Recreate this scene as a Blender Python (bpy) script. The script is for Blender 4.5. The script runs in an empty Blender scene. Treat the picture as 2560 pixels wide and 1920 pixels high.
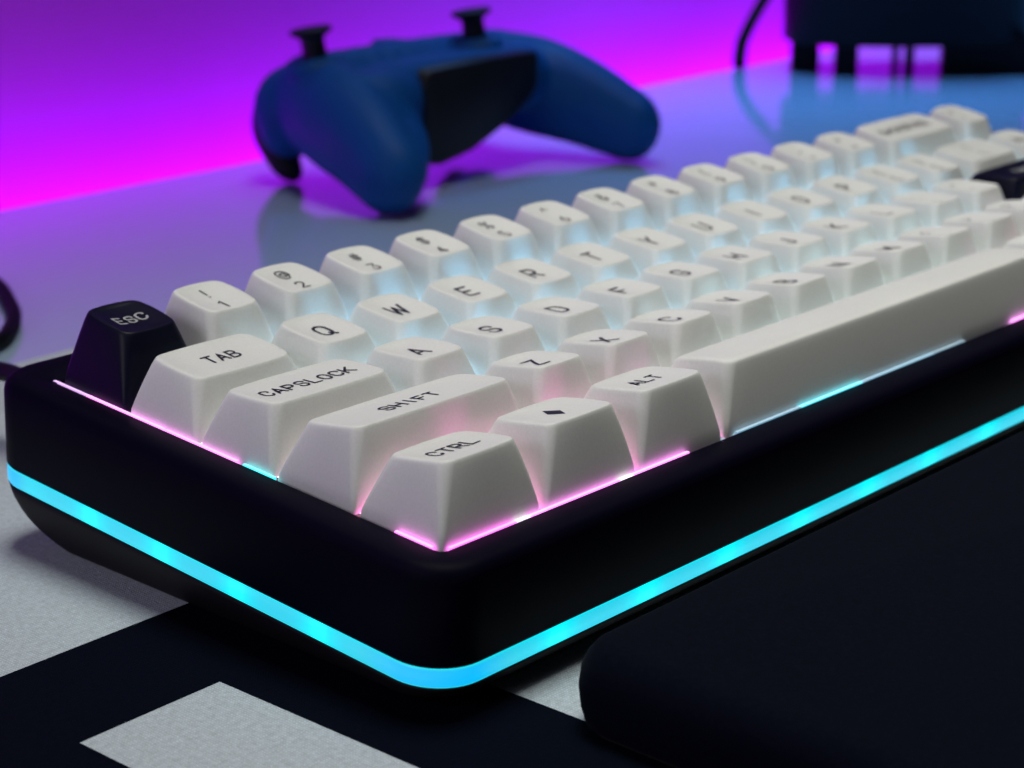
import bpy, bmesh, math, random
from mathutils import Vector, Matrix, Quaternion
random.seed(7)
S = 0.001                                   # everything below is written in millimetres
scene = bpy.context.scene
COL = scene.collection

# ------------------------------------------------------------------ camera
cam_d = bpy.data.cameras.new("camera")
cam = bpy.data.objects.new("camera", cam_d); COL.objects.link(cam)
scene.camera = cam
_p, _r, _u, _f = Vector((-197.787978, -193.449484, 138.148412)), Vector((0.671102, -0.741363, -0.001747)), Vector((0.221533, 0.198287, 0.954780)), Vector((0.707493, 0.641142, -0.297307))
cam.matrix_world = Matrix(((_r.x, _u.x, -_f.x, _p.x*S), (_r.y, _u.y, -_f.y, _p.y*S), (_r.z, _u.z, -_f.z, _p.z*S), (0, 0, 0, 1)))
cam_d.lens = 70.2536
cam_d.sensor_width = 36.0
cam_d.clip_start = 0.01; cam_d.clip_end = 20.0
cam_d.dof.use_dof = True
cam_d.dof.focus_distance = 0.325
cam_d.dof.aperture_fstop = 25.0

# ------------------------------------------------------------------ world and lamps
w = bpy.data.worlds.new("World"); scene.world = w; w.use_nodes = True
bg = w.node_tree.nodes["Background"]
bg.inputs[0].default_value = (0.80, 0.92, 1.0, 1); bg.inputs[1].default_value = 0.010

def area(name, loc, aim, sx, sy, power, col, spread=180):
    d = bpy.data.lights.new(name, 'AREA'); d.shape = 'RECTANGLE'
    d.size = sx*S; d.size_y = sy*S; d.energy = power; d.color = col; d.spread = math.radians(spread)
    o = bpy.data.objects.new(name, d); COL.objects.link(o)
    o.location = Vector(loc)*S
    o.rotation_euler = (Vector(aim)-Vector(loc)).to_track_quat('-Z', 'Y').to_euler()
    return o
# the room's soft ceiling light, two added fills (left side, blue over the far desk), the violet strip behind the desk
area("ceiling_lamp", (170, -40, 1150), (160, -50, 0), 500, 380, 0.90, (1.0, 0.985, 0.91), 46)
area("side_fill", (-620, 40, 330), (60, 30, 10), 340, 260, 0.105, (0.90, 0.84, 1.0), 50)  # unseen fill, added to brighten the left faces of the keys
area("blue_desk_fill", (590, 345, 330), (570, 300, 0), 560, 120, 0.95, (0.13, 0.44, 1.0), 66)  # unseen blue source, added to tint the far end of the desk
area("wall_strip_lamp", (43.5, 372.8, -31), (42.97, 402.8, -6), 2100, 6, 1.6, (0.44, 0.0, 0.93))

scene.view_settings.view_transform = 'Standard'
scene.view_settings.look = 'None'
scene.view_settings.exposure = 0.0
scene.view_settings.gamma = 1.0
scene.cycles.use_denoising = True
scene.cycles.max_bounces = 8
scene.cycles.sample_clamp_indirect = 6.0

# ------------------------------------------------------------------ helpers
def mat(name, col, rough=0.5, spec=0.5, metal=0.0, bump=None, coat=0.0, emit=None, es=0.0, sss=0.0):
    m = bpy.data.materials.new(name); m.use_nodes = True
    nt = m.node_tree; b = nt.nodes["Principled BSDF"]
    b.inputs["Base Color"].default_value = (*col, 1); b.inputs["Roughness"].default_value = rough
    b.inputs["Specular IOR Level"].default_value = spec; b.inputs["Metallic"].default_value = metal
    b.inputs["Coat Weight"].default_value = coat; b.inputs["Coat Roughness"].default_value = 0.05
    if emit:
        b.inputs["Emission Color"].default_value = (*emit, 1); b.inputs["Emission Strength"].default_value = es
    if sss:
        b.inputs["Subsurface Weight"].default_value = sss
        b.inputs["Subsurface Radius"].default_value = (1, 0.9, 0.8); b.inputs["Subsurface Scale"].default_value = 0.0012
    if bump:
        scale, strength, dist = bump
        tc = nt.nodes.new("ShaderNodeTexCoord"); n = nt.nodes.new("ShaderNodeTexNoise")
        n.inputs["Scale"].default_value = scale; n.inputs["Detail"].default_value = 3
        bp = nt.nodes.new("ShaderNodeBump"); bp.inputs["Strength"].default_value = strength
        bp.inputs["Distance"].default_value = dist*S
        nt.links.new(tc.outputs["Object"], n.inputs["Vector"]); nt.links.new(n.outputs["Fac"], bp.inputs["Height"])
        nt.links.new(bp.outputs["Normal"], b.inputs["Normal"])
    return m

def add(name, verts, faces, m, parent=None, smooth=True, scale=S):
    me = bpy.data.meshes.new(name)
    me.from_pydata([(x*scale, y*scale, z*scale) for x, y, z in verts], [], faces)
    bm = bmesh.new(); bm.from_mesh(me); bmesh.ops.recalc_face_normals(bm, faces=bm.faces); bm.to_mesh(me); bm.free()
    if smooth:
        for p in me.polygons: p.use_smooth = True
    o = bpy.data.objects.new(name, me); COL.objects.link(o)
    if m: me.materials.append(m)
    if parent: o.parent = parent
    return o

def thing(name, label, cat, loc=(0, 0, 0), rot=(0, 0, 0), group=None):
    o = bpy.data.objects.new(name, None); COL.objects.link(o)
    o.empty_display_size = 0.02
    o.location = Vector(loc)*S; o.rotation_euler = rot
    o["label"] = label; o["category"] = cat
    if group: o["group"] = group
    return o

def rrect(x0, y0, x1, y1, r, cs=5, es=4, bulge=0.0):
    """closed rounded rectangle outline, counter-clockwise, same point count for any size"""
    pts = []
    cx = [(x1-r, y0+r, -90), (x1-r, y1-r, 0), (x0+r, y1-r, 90), (x0+r, y0+r, 180)]
    ends = []
    for (a, b, th) in cx:
        arc = [(a+r*math.cos(math.radians(th+90*i/cs)), b+r*math.sin(math.radians(th+90*i/cs))) for i in range(cs+1)]
        ends.append(arc)
    for i in range(4):
        pts += ends[i]
        p, q = ends[i][-1], ends[(i+1) % 4][0]
        for k in range(1, es):
            t = k/es
            nx, ny = (q[1]-p[1]), -(q[0]-p[0]); L = math.hypot(nx, ny) or 1
            bl = bulge*4*t*(1-t)
            pts.append((p[0]+(q[0]-p[0])*t+nx/L*bl, p[1]+(q[1]-p[1])*t+ny/L*bl))
    return pts

def loft(rings, cap_first=True, cap_last=True):
    n = len(rings[0]); V = [p for r in rings for p in r]; F = []
    for k in range(len(rings)-1):
        for i in range(n):
            j = (i+1) % n
            F.append((k*n+i, k*n+j, (k+1)*n+j, (k+1)*n+i))
    if cap_first: F.append(tuple(range(n))[::-1])
    if cap_last: F.append(tuple(range((len(rings)-1)*n, len(rings)*n)))
    return V, F

def box(x0, y0, z0, x1, y1, z1):
    V = [(x0, y0, z0), (x1, y0, z0), (x1, y1, z0), (x0, y1, z0), (x0, y0, z1), (x1, y0, z1), (x1, y1, z1), (x0, y1, z1)]
    F = [(3, 2, 1, 0), (4, 5, 6, 7), (0, 1, 5, 4), (1, 2, 6, 5), (2, 3, 7, 6), (3, 0, 4, 7)]
    return V, F

def catmull(P, n=10):
    out = []
    for i in range(len(P)-1):
        p0 = P[max(i-1, 0)]; p1 = P[i]; p2 = P[i+1]; p3 = P[min(i+2, len(P)-1)]
        for k in range(n):
            t = k/n
            out.append(tuple(0.5*((2*b)+(-a+c)*t+(2*a-5*b+4*c-d)*t*t+(-a+3*b-3*c+d)*t**3) for a, b, c, d in zip(p0, p1, p2, p3)))
    out.append(tuple(P[-1])); return out

def tube(path, rad, n=14):
    rings = []; up = Vector((0, 0, 1)); prev = None
    for i, p in enumerate(path):
        a = Vector(path[max(i-1, 0)]); b = Vector(path[min(i+1, len(path)-1)])
        t = (b-a).normalized()
        u = (prev - t*prev.dot(t)) if prev else t.cross(up if abs(t.z) < .9 else Vector((1, 0, 0)))
        u.normalize(); prev = u; v = t.cross(u)
        r = rad(i/(len(path)-1)) if callable(rad) else rad
        rings.append([tuple(Vector(p)+u*r*math.cos(2*math.pi*k/n)+v*r*math.sin(2*math.pi*k/n)) for k in range(n)])
    return loft(rings)

def lathe(profile, n=28):
    return loft([[(r*math.cos(2*math.pi*k/n), r*math.sin(2*math.pi*k/n), z) for k in range(n)] for r, z in profile])

# ------------------------------------------------------------------ materials
M_cap = mat("white_keycap_plastic", (0.77, 0.785, 0.76), 0.48, 0.35, bump=(2600, 0.10, 0.05))
M_capdark = mat("black_keycap_plastic", (0.002, 0.003, 0.015), 0.45, 0.2, bump=(2600, 0.12, 0.05))
M_ink = mat("black_legend_ink", (0.010, 0.010, 0.022), 0.5, 0.3)
M_inkw = mat("white_legend_ink", (0.42, 0.44, 0.45), 0.5, 0.3)
M_case = mat("black_case_metal", (0.0014, 0.0012, 0.008), 0.58, 0.05, bump=(1800, 0.08, 0.05))
M_base = mat("black_base_plastic", (0.006, 0.006, 0.008), 0.6, 0.2, bump=(1800, 0.12, 0.05))
M_plate = mat("dark_switch_plate", (0.02, 0.02, 0.022), 0.6, 0.2)
M_rest = mat("black_wrist_rest_foam", (0.0012, 0.0024, 0.008), 0.85, 0.05, bump=(900, 0.35, 0.12))
M_rest.node_tree.nodes["Principled BSDF"].inputs["Sheen Weight"].default_value = 0.018
M_cable = mat("black_cable_rubber", (0.004, 0.004, 0.006), 0.6, 0.1)
M_ctrl = mat("blue_controller_plastic", (0.001, 0.066, 0.27), 0.6, 0.2, bump=(1500, 0.06, 0.05))
M_ctrld = mat("dark_controller_plastic", (0.006, 0.007, 0.016), 0.5, 0.3)
M_drum = mat("black_drum_plastic", (0.006, 0.006, 0.008), 0.5, 0.10)
M_desk = mat("glossy_pale_desk", (0.44, 0.60, 0.80), 0.08, 0.6, coat=1.0)
M_wall = mat("wall_light_tint", (0.72, 0.13, 0.80), 0.75, 0.2, bump=(120, 0.15, 0.3))  # violet of the strip light put partly into the base colour

def vary(m, what, scale, lo, hi, detail=4):
    """slow or fine variation of a colour (multiplied) or of the roughness, fixed to the thing itself"""
    nt = m.node_tree; b = nt.nodes["Principled BSDF"]
    tc = nt.nodes.new("ShaderNodeTexCoord"); n = nt.nodes.new("ShaderNodeTexNoise")
    n.inputs["Scale"].default_value = scale; n.inputs["Detail"].default_value = detail
    r = nt.nodes.new("ShaderNodeMapRange"); r.inputs[1].default_value = 0.3; r.inputs[2].default_value = 0.7
    r.inputs[3].default_value = lo; r.inputs[4].default_value = hi
    nt.links.new(tc.outputs["Object"], n.inputs["Vector"]); nt.links.new(n.outputs["Fac"], r.inputs[0])
    if what == "rough": nt.links.new(r.outputs[0], b.inputs["Roughness"])
    else:
        v = nt.nodes.new("ShaderNodeVectorMath"); v.operation = 'SCALE'
        v.inputs[0].default_value = b.inputs["Base Color"].default_value[:3]
        nt.links.new(r.outputs[0], v.inputs["Scale"]); nt.links.new(v.outputs[0], b.inputs["Base Color"])
vary(M_cap, "colour", 2300, 0.965, 1.03); vary(M_cap, "rough", 140, 0.40, 0.58)
vary(M_desk, "rough", 16, 0.06, 0.15); vary(M_rest, "colour", 1500, 0.75, 1.3); vary(M_ctrl, "rough", 60, 0.52, 0.66)
vary(M_wall, "colour", 9, 0.94, 1.04)

def desk_mat_material():
    m = bpy.data.materials.new("printed_cloth"); m.use_nodes = True
    nt = m.node_tree; b = nt.nodes["Principled BSDF"]
    at = nt.nodes.new("ShaderNodeAttribute"); at.attribute_name = "print"
    tc = nt.nodes.new("ShaderNodeTexCoord")
    w1 = nt.nodes.new("ShaderNodeTexWave"); w1.bands_direction = 'X'; w1.inputs["Scale"].default_value = 560
    w2 = nt.nodes.new("ShaderNodeTexWave"); w2.bands_direction = 'Y'; w2.inputs["Scale"].default_value = 560
    for x in (w1, w2):
        x.inputs["Distortion"].default_value = 5.0; x.inputs["Detail"].default_value = 2; x.inputs["Detail Scale"].default_value = 1.5
        nt.links.new(tc.outputs["Object"], x.inputs["Vector"])
    n = nt.nodes.new("ShaderNodeTexNoise"); n.inputs["Scale"].default_value = 900; n.inputs["Detail"].default_value = 4
    nt.links.new(tc.outputs["Object"], n.inputs["Vector"])
    a1 = nt.nodes.new("ShaderNodeMath"); a1.operation = 'MULTIPLY'
    nt.links.new(w1.outputs["Fac"], a1.inputs[0]); nt.links.new(w2.outputs["Fac"], a1.inputs[1])
    a2 = nt.nodes.new("ShaderNodeMath"); a2.operation = 'MULTIPLY_ADD'; a2.inputs[1].default_value = 1.6
    nt.links.new(n.outputs["Fac"], a2.inputs[0]); nt.links.new(a1.outputs[0], a2.inputs[2])
    bp = nt.nodes.new("ShaderNodeBump"); bp.inputs["Strength"].default_value = 0.55; bp.inputs["Distance"].default_value = 0.18*S
    nt.links.new(a2.outputs[0], bp.inputs["Height"]); nt.links.new(bp.outputs["Normal"], b.inputs["Normal"])
    # thread-to-thread colour variation
    cr = nt.nodes.new("ShaderNodeMapRange"); cr.inputs[1].default_value = 0.2; cr.inputs[2].default_value = 2.0
    cr.inputs[3].default_value = 0.62; cr.inputs[4].default_value = 1.24
    nt.links.new(a2.outputs[0], cr.inputs[0])
    mx = nt.nodes.new("ShaderNodeMix"); mx.data_type = 'RGBA'
    mx.inputs[6].default_value = (0.54, 0.61, 0.66, 1); mx.inputs[7].default_value = (0.0016, 0.003, 0.009, 1)
    nt.links.new(at.outputs["Fac"], mx.inputs[0])
    vm = nt.nodes.new("ShaderNodeVectorMath"); vm.operation = 'SCALE'
    nt.links.new(mx.outputs[2], vm.inputs[0]); nt.links.new(cr.outputs[0], vm.inputs["Scale"])
    nt.links.new(vm.outputs[0], b.inputs["Base Color"])
    b.inputs["Roughness"].default_value = 0.9; b.inputs["Specular IOR Level"].default_value = 0.05
    b.inputs["Sheen Weight"].default_value = 0.0
    return m
M_mat = desk_mat_material()

_em = {}
def emitter(col, st):
    k = (col, st)
    if k not in _em:
        m = bpy.data.materials.new("lit_diffuser"); m.use_nodes = True
        b = m.node_tree.nodes["Principled BSDF"]
        b.inputs["Base Color"].default_value = (0.5, 0.5, 0.5, 1); b.inputs["Roughness"].default_value = 0.5
        b.inputs["Emission Color"].default_value = (*col, 1); b.inputs["Emission Strength"].default_value = st
        _em[k] = m
    return _em[k]

# ------------------------------------------------------------------ the setting: wall, desk, desk mat
ANG = math.radians(1.0)
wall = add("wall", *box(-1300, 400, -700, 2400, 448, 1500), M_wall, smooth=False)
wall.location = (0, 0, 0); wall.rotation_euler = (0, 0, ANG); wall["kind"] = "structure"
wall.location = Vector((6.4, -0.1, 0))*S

def desk_mesh():
    rings = []
    for z, ins in ((-28, 1.2), (-27, 0), (-4.6, 0), (-3.4, 0.35), (-3, 1.4)):
        rings.append([(x, y, z) for x, y in rrect(-700+ins, -700+ins, 1900-ins, 363.8-ins, 6, 4, 2)])
    return loft(rings)
desk = add("desk", *desk_mesh(), M_desk, smooth=False)
desk.rotation_euler = (0, 0, ANG)
desk["label"] = "pale glossy desk top reflecting the violet light behind keyboard"; desk["category"] = "desk"

def desk_mat():
    t = thing("desk_mat", "grey cloth desk mat printed with thick black bars under the keyboard", "desk mat", (0, 0, 0), (0, 0, math.radians(1.1)))
    xs = sorted({-330, -43.0, -15.9, 11.2, 38.3, 440}); ys = sorted({-330, 33.3, 60.9, 203.5})
    # black bars of the print, in mat coordinates
    black = [(-330, 33.3, 38.3, 60.9), (-15.9, -330, 11.2, 33.3), (-330, -330, -43.0, 33.3)]
    xs = sorted(set(xs) | {b[0] for b in black} | {b[2] for b in black}); ys = sorted(set(ys) | {b[1] for b in black} | {b[3] for b in black})
    V = []; F = []; col = []
    for i in range(len(xs)-1):
        for j in range(len(ys)-1):
            cx = (xs[i]+xs[i+1])/2; cy = (ys[j]+ys[j+1])/2
            k = len(V)
            V += [(xs[i], ys[j], 0), (xs[i+1], ys[j], 0), (xs[i+1], ys[j+1], 0), (xs[i], ys[j+1], 0)]
            F.append((k, k+1, k+2, k+3))
            col.append(1.0 if any(b[0] < cx < b[2] and b[1] < cy < b[3] for b in black) else 0.0)
    top = add("cloth_top", V, F, M_mat, t, smooth=False)
    at = top.data.attributes.new("print", 'FLOAT', 'FACE')
    for i, c in enumerate(col): at.data[i].value = c
    V, F = loft([[(x, y, z) for x, y in rrect(-330.5, -330.5, 440.5, 204.0, 3, 3, 2)] for z in (-3.0, -0.25)])
    add("rubber_base", V, F, mat("grey_mat_edge", (0.30, 0.33, 0.36), 0.8, 0.2), t, smooth=False)
    return t
desk_mat()

# ------------------------------------------------------------------ keyboard
U = 19.05
kb = thing("keyboard", "compact black keyboard with white keycaps and a glowing cyan light band", "keyboard", (0, 0, 26), (math.radians(4.0), 0, 0))
X0, X1, Y0, Y1, RC = -7.0, 16*U+7.0, -7.0, 108.0, 9.0
ZS0, ZS1 = -16.5, -19.8                       # light band, top and bottom

def case_upper():
    o = [(0.25, ZS0), (0.0, ZS0+0.35), (0.0, -2.6), (0.18, -1.5), (0.65, -0.65), (1.4, -0.12), (2.3, 0.08)]
    rings = [[(x, y, z) for x, y in rrect(X0+i, Y0+i, X1-i, Y1-i, RC-i*0.6, 10, 2)] for i, z in o]
    for z, r in ((0.08, 1.5), (-0.25, 1.5), (-5.5, 1.5)):
        e = 0.38 if z < -0.2 else 0.62
        rings.append([(x, y, z) for x, y in rrect(-e, -e, 16*U+e, 5*U+e, r, 10, 2)])
    return loft(rings, True, True)
case = add("case", *case_upper(), M_case, kb)

def case_lower():
    rings = []; T = math.tan(math.radians(4.0))
    for k in range(9):
        t = k/8
        ins = 0.15 + 6.6*(0.22*t+0.78*t*t)
        ring = []
        for x, y in rrect(X0+ins, Y0+ins, X1-ins, Y1-ins, RC, 10, 6):
            zb = -25.9/math.cos(math.radians(4.0)) - T*y
            ring.append((x, y, ZS1+(zb-ZS1)*t))
        rings.append(ring)
    return loft(rings)
add("base", *case_lower(), M_base, kb)

def light_band():
    prof = [(0.9, ZS0-0.02), (0.22, ZS0-0.05), (0.08, ZS0-0.35), (0.05, (ZS0+ZS1)/2), (0.08, ZS1+0.35), (0.22, ZS1+0.05), (0.9, ZS1+0.02)]
    n_long, n_short = 150, 60
    outs = []
    def ring(i):
        r = RC-i*0.5; x0, y0, x1, y1 = X0+i, Y0+i, X1-i, Y1-i
        p = []
        for a, b, th, q, m in ((x1-r, y0+r, -90, (x1, y1-r), n_short), (x1-r, y1-r, 0, (x0+r, y1), n_long),
                               (x0+r, y1-r, 90, (x0, y0+r), n_short), (x0+r, y0+r, 180, (x1-r, y0), n_long)):
            arc = [(a+r*math.cos(math.radians(th+9*k)), b+r*math.sin(math.radians(th+9*k))) for k in range(11)]
            p += arc
            e = arc[-1]
            p += [(e[0]+(q[0]-e[0])*k/m, e[1]+(q[1]-e[1])*k/m) for k in range(1, m)]
        return p
    rings = [[(x, y, z) for x, y in ring(i)] for i, z in prof]
    V, F = loft(rings, False, False)
    o = add("light_band", V, F, None, kb)
    at = o.data.attributes.new("led", 'FLOAT', 'POINT')
    for i, (x, y, z) in enumerate(V):
        corner = min(abs(x-X0), abs(x-X1)) < RC and min(abs(y-Y0), abs(y-Y1)) < RC
        if corner: g = 0.02
        else:
            ph = (y-19.0)/19.4 if (x < X0+3 or x > X1-3) else (x-20.0)/22.3
            d = (ph-round(ph))
            g = 0.30 + 0.56*math.exp(-(d/0.19)**2)
            run = min(min(abs(x-X0-RC), abs(x-X1+RC)) if not (x < X0+3 or x > X1-3) else 99, min(abs(y-Y0-RC), abs(y-Y1+RC)) if (x < X0+3 or x > X1-3) else 99)
            g *= min(1, 0.08+run/9)
        if z > ZS0-0.2 or z < ZS1+0.2: g = max(g, 0.62)
        at.data[i].value = g
    m = bpy.data.materials.new("cyan_lit_diffuser"); m.use_nodes = True
    nt = m.node_tree; b = nt.nodes["Principled BSDF"]
    b.inputs["Base Color"].default_value = (0.10, 0.20, 0.24, 1); b.inputs["Roughness"].default_value = 0.3
    a = nt.nodes.new("ShaderNodeAttribute"); a.attribute_name = "led"
    r = nt.nodes.new("ShaderNodeValToRGB")
    el = r.color_ramp.elements
    el[0].position = 0.0; el[0].color = (0.0, 0.50, 1.0, 1)
    el[1].position = 1.0; el[1].color = (0.0, 1.25, 1.25, 1)
    e = el.new(0.25); e.color = (0.025, 0.60, 0.80, 1)
    e = el.new(0.65); e.color = (0.0, 0.82, 0.97, 1)
    nt.links.new(a.outputs["Fac"], r.inputs[0]); nt.links.new(r.outputs[0], b.inputs["Emission Color"])
    b.inputs["Emission Strength"].default_value = 1.0
    o.data.materials.append(m)
    return o
light_band()
add("switch_plate", *box(-0.3, -0.3, -5.4, 16*U+0.3, 5*U+0.3, -4.6), M_plate, kb, smooth=False)

# ---- legends: stroke letters laid on the dished key tops
def G(*strokes): return list(strokes)
GL = {
 'A': G([(0, 0), (2, 6), (4, 0)], [(.75, 1.9), (3.25, 1.9)]),
 'B': G([(0, 3.2), (0, 6), (3.5, 6, 1.4), (3.5, 3.2, 1.4), (0, 3.2)], [(0, 3.2), (0, 0), (4, 0, 1.6), (4, 3.2, 1.6), (2, 3.2)]),
 'C': G([(4, 4.4), (4, 6, 1.9), (0, 6, 1.9), (0, 0, 1.9), (4, 0, 1.9), (4, 1.6)]),
 'D': G([(0, 0), (0, 6), (4, 6, 2), (4, 0, 2), (0, 0), (0, 1)]),
 'E': G([(3.8, 6), (0, 6), (0, 0), (3.8, 0)], [(0, 3.1), (3.2, 3.1)]),
 'F': G([(3.8, 6), (0, 6), (0, 0)], [(0, 3), (3.2, 3)]),
 'G': G([(4, 4.5), (4, 6, 1.9), (0, 6, 1.9), (0, 0, 1.9), (4, 0, 1.9), (4, 2.8), (2.2, 2.8)]),
 'H': G([(0, 0), (0, 6)], [(4, 0), (4, 6)], [(0, 3.1), (4, 3.1)]),
 'I': G([(2, 0), (2, 6)]),
 'J': G([(3.4, 6), (3.4, 0, 1.7), (.2, 0, 1.6), (.2, 1.6)]),
 'K': G([(0, 0), (0, 6)], [(3.8, 6), (0, 2.3)], [(1.35, 3.6), (4, 0)]),
 'L': G([(0, 6), (0, 0), (3.7, 0)]),
 'M': G([(0, 0), (0, 6), (2.4, 1.8), (4.8, 6), (4.8, 0)]),
 'N': G([(0, 0), (0, 6), (4, 0), (4, 6)]),
 'O': G([(2, 6), (0, 6, 1.95), (0, 0, 1.95), (4, 0, 1.95), (4, 6, 1.95), (2, 6)]),
 'P': G([(0, 0), (0, 6), (3.9, 6, 1.6), (3.9, 2.7, 1.6), (0, 2.7)]),
 'Q': G([(2, 6), (0, 6, 1.95), (0, 0, 1.95), (4, 0, 1.95), (4, 6, 1.95), (2, 6)], [(2.7, 1.3), (4.2, -.35)]),
 'R': G([(0, 0), (0, 6), (3.9, 6, 1.6), (3.9, 2.7, 1.6), (0, 2.7)], [(1.9, 2.7), (4, 0)]),
 'S': G([(3.9, 4.6), (3.9, 6, 1.5), (.1, 6, 1.5), (.1, 3.1, 1.4), (3.9, 3.1, 1.4), (3.9, 0, 1.5), (.1, 0, 1.5), (.1, 1.4)]),
 'T': G([(0, 6), (4, 6)], [(2, 6), (2, 0)]),
 'U': G([(0, 6), (0, 0, 1.95), (4, 0, 1.95), (4, 6)]),
 'V': G([(0, 6), (2, 0), (4, 6)]),
 'W': G([(0, 6), (1.35, 0), (2.7, 5.4), (4.05, 0), (5.4, 6)]),
 'X': G([(0, 0), (4, 6)], [(0, 6), (4, 0)]),
 'Y': G([(0, 6), (2, 2.8), (4, 6)], [(2, 2.8), (2, 0)]),
 'Z': G([(0, 6), (3.9, 6), (0, 0), (4, 0)]),
 '0': G([(2, 6), (0, 6, 1.95), (0, 0, 1.95), (3.8, 0, 1.85), (3.8, 6, 1.85), (2, 6)]),
 '1': G([(.8, 4.8), (2.2, 6), (2.2, 0)]),
 '2': G([(.1, 4.5), (.1, 6, 1.6), (3.8, 6, 1.7), (3.8, 3.6, 1.2), (0, 0), (4, 0)]),
 '3': G([(.1, 6), (3.8, 6), (1.9, 3.6), (3.9, 3.6, 1.6), (3.9, 0, 1.7), (0, 0, 1.7), (0, 1.4)]),
 '4': G([(3, 0), (3, 6), (0, 1.6), (4.2, 1.6)]),
 '5': G([(3.7, 6), (.4, 6), (.2, 3.4), (3.9, 3.6, 1.6), (3.9, 0, 1.7), (0, 0, 1.6), (0, 1.2)]),
 '6': G([(3.3, 6), (.1, 3, .8), (.1, 0, 1.7), (3.9, 0, 1.7), (3.9, 3.6, 1.7), (.3, 3.6, 1.2)]),
 '7': G([(0, 6), (3.9, 6), (1.4, 0)]),
 '8': G([(2, 3.2), (.3, 3.2, 1.3), (.3, 6, 1.3), (3.6, 6, 1.3), (3.6, 3.2, 1.3), (2, 3.2)], [(2, 3.2), (0, 3.2, 1.5), (0, 0, 1.5), (3.9, 0, 1.5), (3.9, 3.2, 1.5), (2, 3.2)]),
 '9': G([(.7, 0), (3.9, 3, .8), (3.9, 6, 1.7), (.1, 6, 1.7), (.1, 2.4, 1.7), (3.7, 2.4, 1.2)]),
 '!': G([(2, 6), (2, 1.9)], [(2, .15), (2, -.05)]),
 '@': G([(3.9, .2), (2.9, -.4, .6), (-.6, -.4, 1.8), (-.6, 6, 2.4), (4.8, 6, 2.4), (4.8, 1.4, .7), (3.5, 1.4, .5), (3.5, 4.2)], [(3.5, 3.9), (3.3, 4.2, .6), (1, 4.2, 1.2), (1, 1.5, 1.2), (3.5, 1.5, .8), (3.5, 2.4)]),
 '#': G([(1.3, 0), (1.9, 6)], [(3, 0), (3.6, 6)], [(.2, 2), (4.3, 2)], [(.5, 4.1), (4.6, 4.1)]),
 '$': G([(3.9, 4.4), (3.9, 5.5, 1.4), (.1, 5.5, 1.4), (.1, 3.1, 1.2), (3.9, 3.1, 1.2), (3.9, .5, 1.4), (.1, .5, 1.4), (.1, 1.6)], [(2, -.5), (2, 6.5)]),
 '%': G([(.2, 0), (4.4, 6)], [(1, 6), (0, 6, .9), (0, 3.8, .9), (2, 3.8, .9), (2, 6, .9), (1, 6)], [(3.6, 2.2), (2.6, 2.2, .9), (2.6, 0, .9), (4.6, 0, .9), (4.6, 2.2, .9), (3.6, 2.2)]),
 '^': G([(.4, 3.4), (2, 6), (3.6, 3.4)]),
 '&': G([(4.2, 0), (.7, 4.4, .6), (.7, 6, 1.2), (3.0, 6, 1.2), (3.0, 4, .8), (0, 2.6, .9), (0, 0, 1.4), (3.4, 0, 1.2), (4.2, 2.4)]),
 '*': G([(2, 2), (2, 6)], [(.3, 3), (3.7, 5)], [(.3, 5), (3.7, 3)]),
 '(': G([(3, 6.6), (1.2, 3, 2.4), (3, -.6)]),
 ')': G([(1, 6.6), (2.8, 3, 2.4), (1, -.6)]),
 '-': G([(.5, 2.6), (3.5, 2.6)]), '_': G([(.2, -.2), (3.8, -.2)]),
 '=': G([(.3, 1.7), (3.7, 1.7)], [(.3, 3.7), (3.7, 3.7)]), '+': G([(.2, 2.7), (3.8, 2.7)], [(2, .9), (2, 4.5)]),
 '[': G([(3, 6.4), (1.2, 6.4), (1.2, -.4), (3, -.4)]), ']': G([(1, 6.4), (2.8, 6.4), (2.8, -.4), (1, -.4)]),
 '{': G([(3.2, 6.4), (2, 6.2, .6), (2, 3.3, .6), (1, 3), (2, 2.7, .6), (2, -.2, .6), (3.2, -.4)]),
 '}': G([(.8, 6.4), (2, 6.2, .6), (2, 3.3, .6), (3, 3), (2, 2.7, .6), (2, -.2, .6), (.8, -.4)]),
 '\\': G([(.6, 6.4), (3.4, -.4)]), '|': G([(2, 6.6), (2, -.6)]),
 ';': G([(2, 3.8), (2, 3.6)], [(2, .2), (1.4, -1.2)]), ':': G([(2, 3.8), (2, 3.6)], [(2, .3), (2, .1)]),
 "'": G([(2, 6), (2, 4.4)]), '"': G([(1.2, 6), (1.2, 4.4)], [(2.8, 6), (2.8, 4.4)]),
 ',': G([(2, .3), (1.4, -1.2)]), '<': G([(3.6, 5), (.5, 2.8), (3.6, .6)]),
 '.': G([(2, .3), (2, .1)]), '>': G([(.4, 5), (3.5, 2.8), (.4, .6)]),
 '/': G([(.5, -.4), (3.5, 6.4)]), '?': G([(.2, 4.6), (.2, 6, 1.5), (3.8, 6, 1.6), (3.8, 3.4, 1.2), (2, 2.6, .6), (2, 1.7)], [(2, .1), (2, -.1)]),
 '~': G([(.1, 2.4), (1.1, 3.8, .7), (2.8, 2.2, .7), (3.9, 3.6)]), '`': G([(1.4, 6.2), (2.4, 4.8)]),
}
WIDE = {'W': 5.4, 'M': 4.8, '@': 4.6, '%': 4.6, '#': 4.6, 'I': 4.0}

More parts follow.
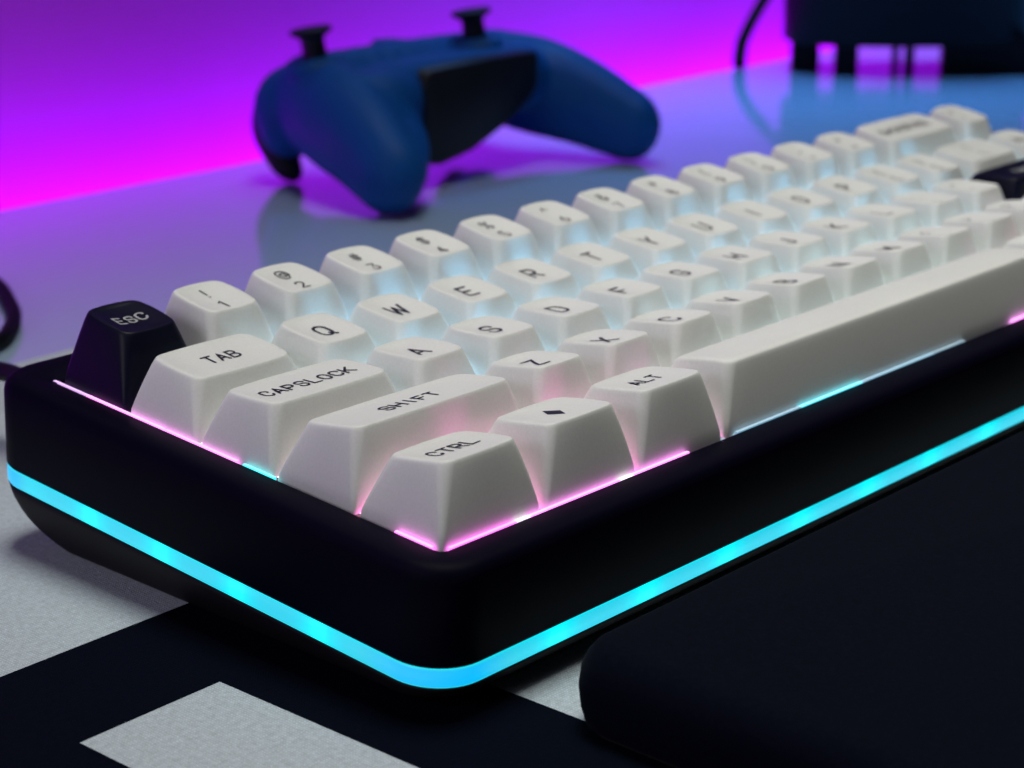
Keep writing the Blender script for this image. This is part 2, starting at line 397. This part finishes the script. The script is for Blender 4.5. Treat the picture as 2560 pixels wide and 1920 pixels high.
def round_path(st):
    out = []
    for i, p in enumerate(st):
        x, y = p[0], p[1]; r = p[2] if len(p) > 2 else 0
        if r and 0 < i < len(st)-1:
            a = Vector(st[i-1][:2]); b = Vector((x, y)); c = Vector(st[i+1][:2])
            u = (a-b); v = (c-b); r2 = min(r, u.length*0.98, v.length*0.98)
            s = b+u.normalized()*r2; e = b+v.normalized()*r2
            for k in range(7):
                t = k/6; kq = 0.552
                c1 = s+(b-s)*kq; c2 = e+(b-e)*kq
                out.append(tuple(s*(1-t)**3+c1*3*t*(1-t)**2+c2*3*t*t*(1-t)+e*t**3))
        else: out.append((x, y))
    return out

def ribbon(path, hw, V, F, lift):
    pts = [path[0]]
    for p in path[1:]:
        a = pts[-1]; L = math.hypot(p[0]-a[0], p[1]-a[1])
        if L < 1e-5: continue
        n = max(1, int(L/0.7))
        for k in range(1, n+1): pts.append((a[0]+(p[0]-a[0])*k/n, a[1]+(p[1]-a[1])*k/n))
    if len(pts) < 2: return
    base = len(V)
    for i, p in enumerate(pts):
        a = Vector(pts[max(i-1, 0)]); b = Vector(p); c = Vector(pts[min(i+1, len(pts)-1)])
        d1 = (b-a) if i else (c-b); d2 = (c-b) if i < len(pts)-1 else (b-a)
        d1.normalize(); d2.normalize(); t = (d1+d2)
        if t.length < 1e-3: t = d1
        t.normalize(); n = Vector((-t.y, t.x)); k = hw/max(0.6, abs(t.dot(d1)))
        V.append((b.x+n.x*k, b.y+n.y*k, lift)); V.append((b.x-n.x*k, b.y-n.y*k, lift))
    for i in range(len(pts)-1):
        q = base+2*i; F.append((q, q+1, q+3, q+2))
    for i, (pi, pn) in enumerate(((0, 1), (len(pts)-1, len(pts)-2))):          # round ends
        a = Vector(pts[pi]); d = (a-Vector(pts[pn])).normalized(); n = Vector((-d.y, d.x))
        k0 = len(V)
        for k in range(7):
            th = math.pi*k/6
            q = a+n*hw*math.cos(th)+d*hw*math.sin(th)
            V.append((q.x, q.y, lift))
        F.append(tuple(range(k0, k0+7)))

def text_mesh(lines, cx, ztop):
    """lines: (string, height, stroke, centre x, centre y); ztop(x,y) gives the key surface"""
    V = []; F = []; c = 0
    for s, h, stroke, ox, oy in lines:
        if s == 'DIAMOND':
            n = 6; k0 = len(V); a, b = 1.55, 2.5
            P = [(0, b), (-a, 0), (0, -b), (a, 0)]
            V.append((ox, oy, .05))
            ring = []
            for i in range(4):
                p, q = P[i], P[(i+1) % 4]
                for k in range(n): ring.append((ox+p[0]+(q[0]-p[0])*k/n, oy+p[1]+(q[1]-p[1])*k/n, .05))
            V += ring
            for i in range(len(ring)): F.append((k0, k0+1+i, k0+1+(i+1) % len(ring)))
            continue
        f = h/6.0; gap = stroke+0.42*h/2.9
        adv = [WIDE.get(ch, 4.0)*f*0.93 for ch in s]
        tot = sum(adv)+gap*(len(s)-1); x = -tot/2
        for ch, a in zip(s, adv):
            for st in GL[ch]:
                c += 1
                ribbon([(ox+x+px*f*0.93, oy+(py-3)*f) for px, py in round_path(st)], stroke/2, V, F, 0.075+0.004*(c % 5))
            x += a+gap
    return [(x+cx, y, ztop(x, y)+l) for x, y, l in V], F

# ---- keycaps.  per row: front height, back height, front inset, back inset of the top face
ROWS = [(12.3, 9.7, 3.5, 3.1), (12.3, 9.7, 3.3, 3.4), (10.6, 9.4, 3.5, 2.9), (9.4, 10.1, 3.8, 2.6), (12.3, 13.6, 4.1, 2.7)]
SX = 3.7
def keycap(row, x, wu, lines, dark=False, space=False):
    zf, zb, fi, bi = ROWS[row]
    W = wu*U; y0 = row*U; GAP = 0.55
    xc = (x+wu/2)*U; hx = W/2
    ty0, ty1 = fi, U-bi; tcy = (ty0+ty1)/2; thx = hx-SX; thy = (ty1-ty0)/2
    def plane(yl): return zf+(zb-zf)*(yl-ty0)/(ty1-ty0)
    def ztop(xl, yl):                                     # xl from key centre, yl from the row's front edge
        u = min(1, abs(xl)/thx); v = (yl-tcy)/thy
        if space: return plane(yl)-0.45*min(1.3, abs(v))**2.4
        endw = max(0.0, 1-(thx-abs(xl))/5.2) if wu > 1.1 else u
        dish = (1.0 if wu < 1.1 else 0.6)*(1-min(1, endw)**2)*(1-0.35*min(1, v*v))
        return plane(yl)-dish
    V = []
    rings = []
    for t in (-0.07, 0.06, 0.18, 0.34, 0.52, 0.70, 0.84, 0.93, 0.965, 0.985, 1.0):
        if t <= 0.93: e = max(0, t)**1.15; zt = t; extra = 0
        else: e = 0.93**1.15+(t-0.93)*1.0; zt = 0.93+(t-0.93)*0.9; extra = ((t-0.93)/0.07)**2*0.22
        if t > 0.93: zt = {0.965: 0.966, 0.985: 0.985, 1.0: 0.993}[t]
        l = GAP+(SX-GAP)*e+extra; f_ = GAP+(fi-GAP)*e+extra; b_ = GAP+(bi-GAP)*e+extra
        r = 0.75+1.55*max(0, t)
        ring = []
        for px, py in rrect(-hx+l, f_, hx-l, U-b_, r, 6, 6 if wu < 3 else 24, 0.28*t):
            top = plane(min(max(py, ty0-1), ty1+1)) if not space else ztop(px, py)
            if t >= 0.93: top = top-0.10*(1-0)            # fillet starts a touch below the rim
            ring.append((px, py, top*zt))
        rings.append(ring)
    last = rings[-1]
    for s_ in (0.92, 0.80, 0.66, 0.50, 0.34, 0.18, 0.06):
        ring = []
        for px, py, pz in last:
            qx = px*s_ if wu < 1.1 else math.copysign(abs(px)-(1-s_)*5.2*min(1, max(0, (abs(px)-thx+5.2)/5.2)), px)
            qy = tcy+(py-tcy)*s_
            ring.append((qx, qy, ztop(qx, qy)))
        rings.append(ring)
    V, F = loft(rings, False, True)                   # a cap is hollow: open underneath
    V = [(xc+a, y0+b, c) for a, b, c in V]
    o = add("keycap", V, F, M_capdark if dark else M_cap, kb)
    if dark: o["label"] = "black keycap"
    if lines:
        V, F = text_mesh([(s, h, st, ox, oy+tcy) for s, h, st, ox, oy in lines], 0, ztop)
        V = [(xc+a, y0+b, c) for a, b, c in V]
        lg = add("legend", V, F, M_inkw if dark else M_ink, o, smooth=False)
    return o

def one(s): return [(s, 4.2, 0.58, 0, 0.1)]
def two(a, b): return [(a, 3.0, 0.37, 0, 2.7), (b, 2.8, 0.40, 0, -2.7)]
def word(s): return [(s, 2.8, 0.45, 0, 0.1)]

r4 = [(1, [("ESC", 2.5, 0.42, 0, 0.1)], True)]+[(1, two(a, b), False) for a, b in zip("!@#$%^&*()_+", "1234567890-=")]+[(2, word("BACKSPACE"), False), (1, two("~", "`"), False)]
r3 = [(1.5, word("TAB"), False)]+[(1, one(c), False) for c in "QWERTYUIOP"]+[(1, two("{", "["), False), (1, two("}", "]"), False), (1.5, two("|", "\\"), False), (1, word("DEL"), False)]
r2 = [(1.75, word("CAPSLOCK"), False)]+[(1, one(c), False) for c in "ASDFGHJKL"]+[(1, two(":", ";"), False), (1, two('"', "'"), False), (2.25, word("ENTER"), True), (1, None, False)]
r1 = [(2.25, word("SHIFT"), False)]+[(1, one(c), False) for c in "ZXCVBNM"]+[(1, two("<", ","), False), (1, two(">", "."), False), (1, two("?", "/"), False), (1.75, word("SHIFT"), False), (1, None, False), (1, None, False)]
r0 = [(1.25, word("CTRL"), False), (1.25, [("DIAMOND", 1, 1, 0, 0)], False), (1.25, word("ALT"), False), (6.25, None, False)]+[(1, None, False)]*6

def led_colour(row, x):
    if row == 0: return ((1, .20, .60), 2.6) if x < 3.6 else (((.55, .75, .9), .35) if x < 9.9 else ((1, .35, .7), 0.9))
    if row == 1:
        if x < 2.2: return ((1, .36, .55), .8)
        if x < 3.3: return ((1, .58, .70), .55)
        if x < 4.3: return ((.95, .75, .82), .75)
        return ((.55, .82, .95), .75) if x < 11 else ((1, .6, .7), .7)
    if row == 2: return ((.85, .72, .74), .45) if x < 1.7 else (((.22, .62, 1), 1.25) if x < 12.5 else ((.8, .7, .8), .5))
    if row == 3: return ((.75, .62, .78), .4) if x < 1.4 else (((.45, .74, .9), .7) if x < 2.4 else ((.20, .60, 1), 1.35))
    if x < .9: return ((.8, .4, .9), .3)
    if x < 1.9: return ((.45, .6, .75), .5)
    return ((.20, .58, 1), 1.1) if x < 13 else ((.7, .75, .8), .6)

for row, keys in enumerate((r0, r1, r2, r3, r4)):
    x = 0.0
    for wu, lines, dark in keys:
        keycap(row, x, wu, lines, dark, space=(wu > 6))
        c, s = led_colour(row, x)
        a0 = x*U+(4.0 if x == 0 else 0.03); a1 = (x+wu)*U-(4.0 if x+wu > 15.9 else 0.03)
        b0 = row*U+(4.0 if row == 0 else 0.03); b1 = (row+1)*U-(4.0 if row == 4 else 0.03)
        add("backlight", *box(a0, b0, -2.2, a1, b1, -1.3), emitter(c, s*(29.0 if c[2] > c[0]*1.6 else 7.0)), kb, smooth=False)
        x += wu

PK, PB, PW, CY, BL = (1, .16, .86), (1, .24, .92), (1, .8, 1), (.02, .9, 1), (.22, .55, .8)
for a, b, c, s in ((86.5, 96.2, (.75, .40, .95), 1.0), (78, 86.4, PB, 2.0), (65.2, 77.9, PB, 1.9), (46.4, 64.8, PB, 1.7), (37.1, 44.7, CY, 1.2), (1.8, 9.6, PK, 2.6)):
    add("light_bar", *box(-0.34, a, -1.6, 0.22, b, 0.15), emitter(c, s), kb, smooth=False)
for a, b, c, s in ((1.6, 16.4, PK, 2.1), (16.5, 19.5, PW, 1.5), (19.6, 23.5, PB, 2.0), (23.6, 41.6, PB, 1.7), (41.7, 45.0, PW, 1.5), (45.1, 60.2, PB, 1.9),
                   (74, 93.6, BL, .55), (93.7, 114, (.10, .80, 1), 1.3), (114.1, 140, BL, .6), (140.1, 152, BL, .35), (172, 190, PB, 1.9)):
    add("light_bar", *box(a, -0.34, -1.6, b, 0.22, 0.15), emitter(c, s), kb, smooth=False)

# ------------------------------------------------------------------ wrist rest
def wrist_rest():
    x0, x1, y0, y1, h = 7.0, 330.0, -112.0, -17.2, 14.6
    rings = []
    prof = [(2.0, 0.0), (0.9, 1.2), (0.3, 3.6), (0.0, 7.0), (0.3, 10.0), (1.0, 12.0), (2.0, 13.4), (3.2, 14.2), (4.6, h)]
    for i, z in prof:
        rings.append([(x, y, z-(0.0 if z < 5 else (z/h)*0.012*(y1-y))) for x, y in rrect(x0+i, y0+i, x1-i, y1-i, 7.0-i*0.5, 8, 6)])
    o = add("wrist_rest", *loft(rings), M_rest)
    o["label"] = "long black padded wrist rest lying in front of the keyboard"; o["category"] = "wrist rest"
wrist_rest()

# ------------------------------------------------------------------ game controller
def ellipsoid(c, r, n=20, m=14):
    prof = [[(c[0]+r[0]*math.sin(math.pi*k/m)*math.cos(2*math.pi*i/n), c[1]+r[1]*math.sin(math.pi*k/m)*math.sin(2*math.pi*i/n), c[2]-r[2]*math.cos(math.pi*k/m)) for i in range(n)] for k in range(1, m)]
    return loft(prof)
def chain(points, fx=1.0):
    """tapered capsule chain: (x,y,z,r) points"""
    out = []
    P = catmull(points, 6)
    for p in P: out.append(ellipsoid(p[:3], (p[3]*fx, p[3], p[3]), 14, 10))
    return out
def fused(name, shapes, m, parent, voxel=1.3, smooth=6):
    V = []; F = []
    for v, f in shapes:
        k = len(V); V += v; F += [tuple(a+k for a in q) for q in f]
    o = add(name, V, F, m, parent)
    md = o.modifiers.new("fuse", 'REMESH'); md.mode = 'VOXEL'; md.voxel_size = voxel*S; md.use_smooth_shade = True
    ms = o.modifiers.new("soften", 'SMOOTH'); ms.iterations = smooth; ms.factor = 0.5
    return o

def controller():
    t = thing("game_controller", "dark blue game controller lying behind the keyboard with its thumbsticks up", "game controller", (310, 300, -3), (0, 0, 0))
    sh = []
    for s in (-1, 1):
        sh += chain([(s*44, 18, 29, 17.5), (s*50, 0, 26, 18.5), (s*56, -18, 21, 16.5), (s*61.5, -35, 13.8, 13.6)], 0.8)
        sh += chain([(s*30, 24, 30, 14), (s*46, 28, 28, 13), (s*48, 27, 20, 11)])
    sh += chain([(-44, 16, 32, 14.5), (0, 14, 33, 14.5), (44, 16, 32, 14.5)])
    sh += chain([(-34, -4, 30.5, 13), (0, -3, 33, 11), (34, -4, 31, 13)])
    sh += chain([(-46, -2, 25, 15), (-35, -8, 25, 11), (-31, -9, 22, 9)])
    sh += chain([(-48, -8, 30, 13), (-40, -11, 31, 12), (-35, -11, 31, 10)])
    sh += chain([(-46, -12, 26, 14), (-44, -20, 19, 12), (-55, -32, 14, 11)])
    fused("shell", sh, M_ctrl, t)
    bay = [(-25, 9), (-18, 8), (-2, 11), (18, 19), (29, 26), (32, 30), (32.5, 40), (31, 42), (4, 42), (-23, 41), (-25, 39)]
    V, F = loft([[(x*k+3*(1-k), y, z*k+28*(1-k)) for x, z in bay] for y, k in ((-17.4, 0.96), (-16.8, 1), (8, 1))])
    add("battery_bay", V, F, M_ctrld, t)
    for s in (-1, 1):
        tr = chain([(s*44, 36, 28, 9), (s*46, 38, 18, 8), (s*47, 32, 8, 6), (s*47, 28, 4, 4)] if s < 0 else [(44, 36, 28, 9), (46, 39, 22, 8), (47, 38, 16, 6)])
        fused("trigger", tr, M_ctrld, t, 1.0, 4)
    for (x, y, z) in ((-50, 13, 55.5), (20.5, 5, 56)):
        V, F = lathe([(4.5, -19), (4.2, -8), (4.0, -5), (4.3, -3.2), (6.4, -1.9), (7.2, -1.5), (7.4, -.6), (6.9, 0), (5.6, -.5), (3, -.9), (.5, -1)])
        o = add("thumbstick", V, F, M_ctrld, t); o.location = Vector((x, y, z))*S
        o.rotation_mode = "QUATERNION"; o.rotation_quaternion = Quaternion((0.74, 0.67, 0.0), math.radians(-8))
        V, F = lathe([(11, -20), (9.8, -12.5), (7.5, -10.6), (5.2, -9.8)])
        c = add("stick_collar", V, F, M_ctrl, o)
    V, F = lathe([(6.5, -3), (6.5, 1.2), (5.8, 2.0), (3, 2.3), (.3, 2.3)])
    o = add("guide_button", V, F, M_ctrl, t); o.location = Vector((-6, 20, 44.6))*S
    return t
controller()

# ------------------------------------------------------------------ dark drum on legs, at the far right
def drum():
    t = thing("speaker", "dark rounded speaker raised on short legs by the far wall", "speaker", (0, 0, -3), (0, 0, 0))
    cx, cy = 640, 312; rt = (0.671, -0.741); fw = (0.741, 0.671)
    def oval(a, b, n=48, e=2.6):
        p = []
        for k in range(n):
            th = 2*math.pi*k/n; c, s = math.cos(th), math.sin(th)
            u = a*math.copysign(abs(c)**(2/e), c); v = b*math.copysign(abs(s)**(2/e), s)
            p.append((cx+rt[0]*u+fw[0]*v, cy+rt[1]*u+fw[1]*v))
        return p
    rings = [[(x, y, z) for x, y in oval(a, b)] for a, b, z in ((56, 27, 14), (58, 29, 15), (58, 29, 150), (54, 26, 156))]
    add("body", *loft(rings), M_drum, t)
    for u, v, w_ in ((-48.5, -6, 13), (-31, -19, 10.5), (-8.5, -22, 2.4), (-1.9, -22, 3.7), (35, -18, 42)):
        x, y = cx+rt[0]*u+fw[0]*v, cy+rt[1]*u+fw[1]*v
        V, F = loft([[(x+rt[0]*a*w_/2+fw[0]*b*3, y+rt[1]*a*w_/2+fw[1]*b*3, z) for a, b in ((-1, -1), (1, -1), (1, 1), (-1, 1))] for z in (0, 18)])
        add("leg", V, F, M_drum, t, smooth=False)
drum()

# ------------------------------------------------------------------ cables
V, F = tube(catmull([(588, 371, -1), (591, 373, 3), (596, 375, 10), (606, 376, 20), (621, 378, 31), (650, 379, 55), (700, 380, 130)], 10), lambda t: 3.3-0.6*t)
o = add("hanging_cable", V, F, M_cable); o["label"] = "black cable hanging in front of the violet wall down to the desk"; o["category"] = "cable"

def kb_cable():
    T = math.radians(4)
    P = [(22, 107, 18), (23, 118, 18.5), (26, 138, 18), (30, 162, 14.5), (16, 196, 7), (-30, 250, 0), (-20, 310, -0.8), (40, 322, -0.8), (92, 306, -0.8), (110, 284, -0.8), (98, 252, -0.8), (84, 232, -0.8), (68, 221, -0.8), (30, 214, -0.8), (-46, 225, 0)]
    V, F = tube(catmull([(x-2.0, y+2.2, z) for x, y, z in P], 12), 2.0)
    o = add("keyboard_cable", V, F, M_cable); o["label"] = "thick black cable looping behind the dark escape key"; o["category"] = "cable"
kb_cable()
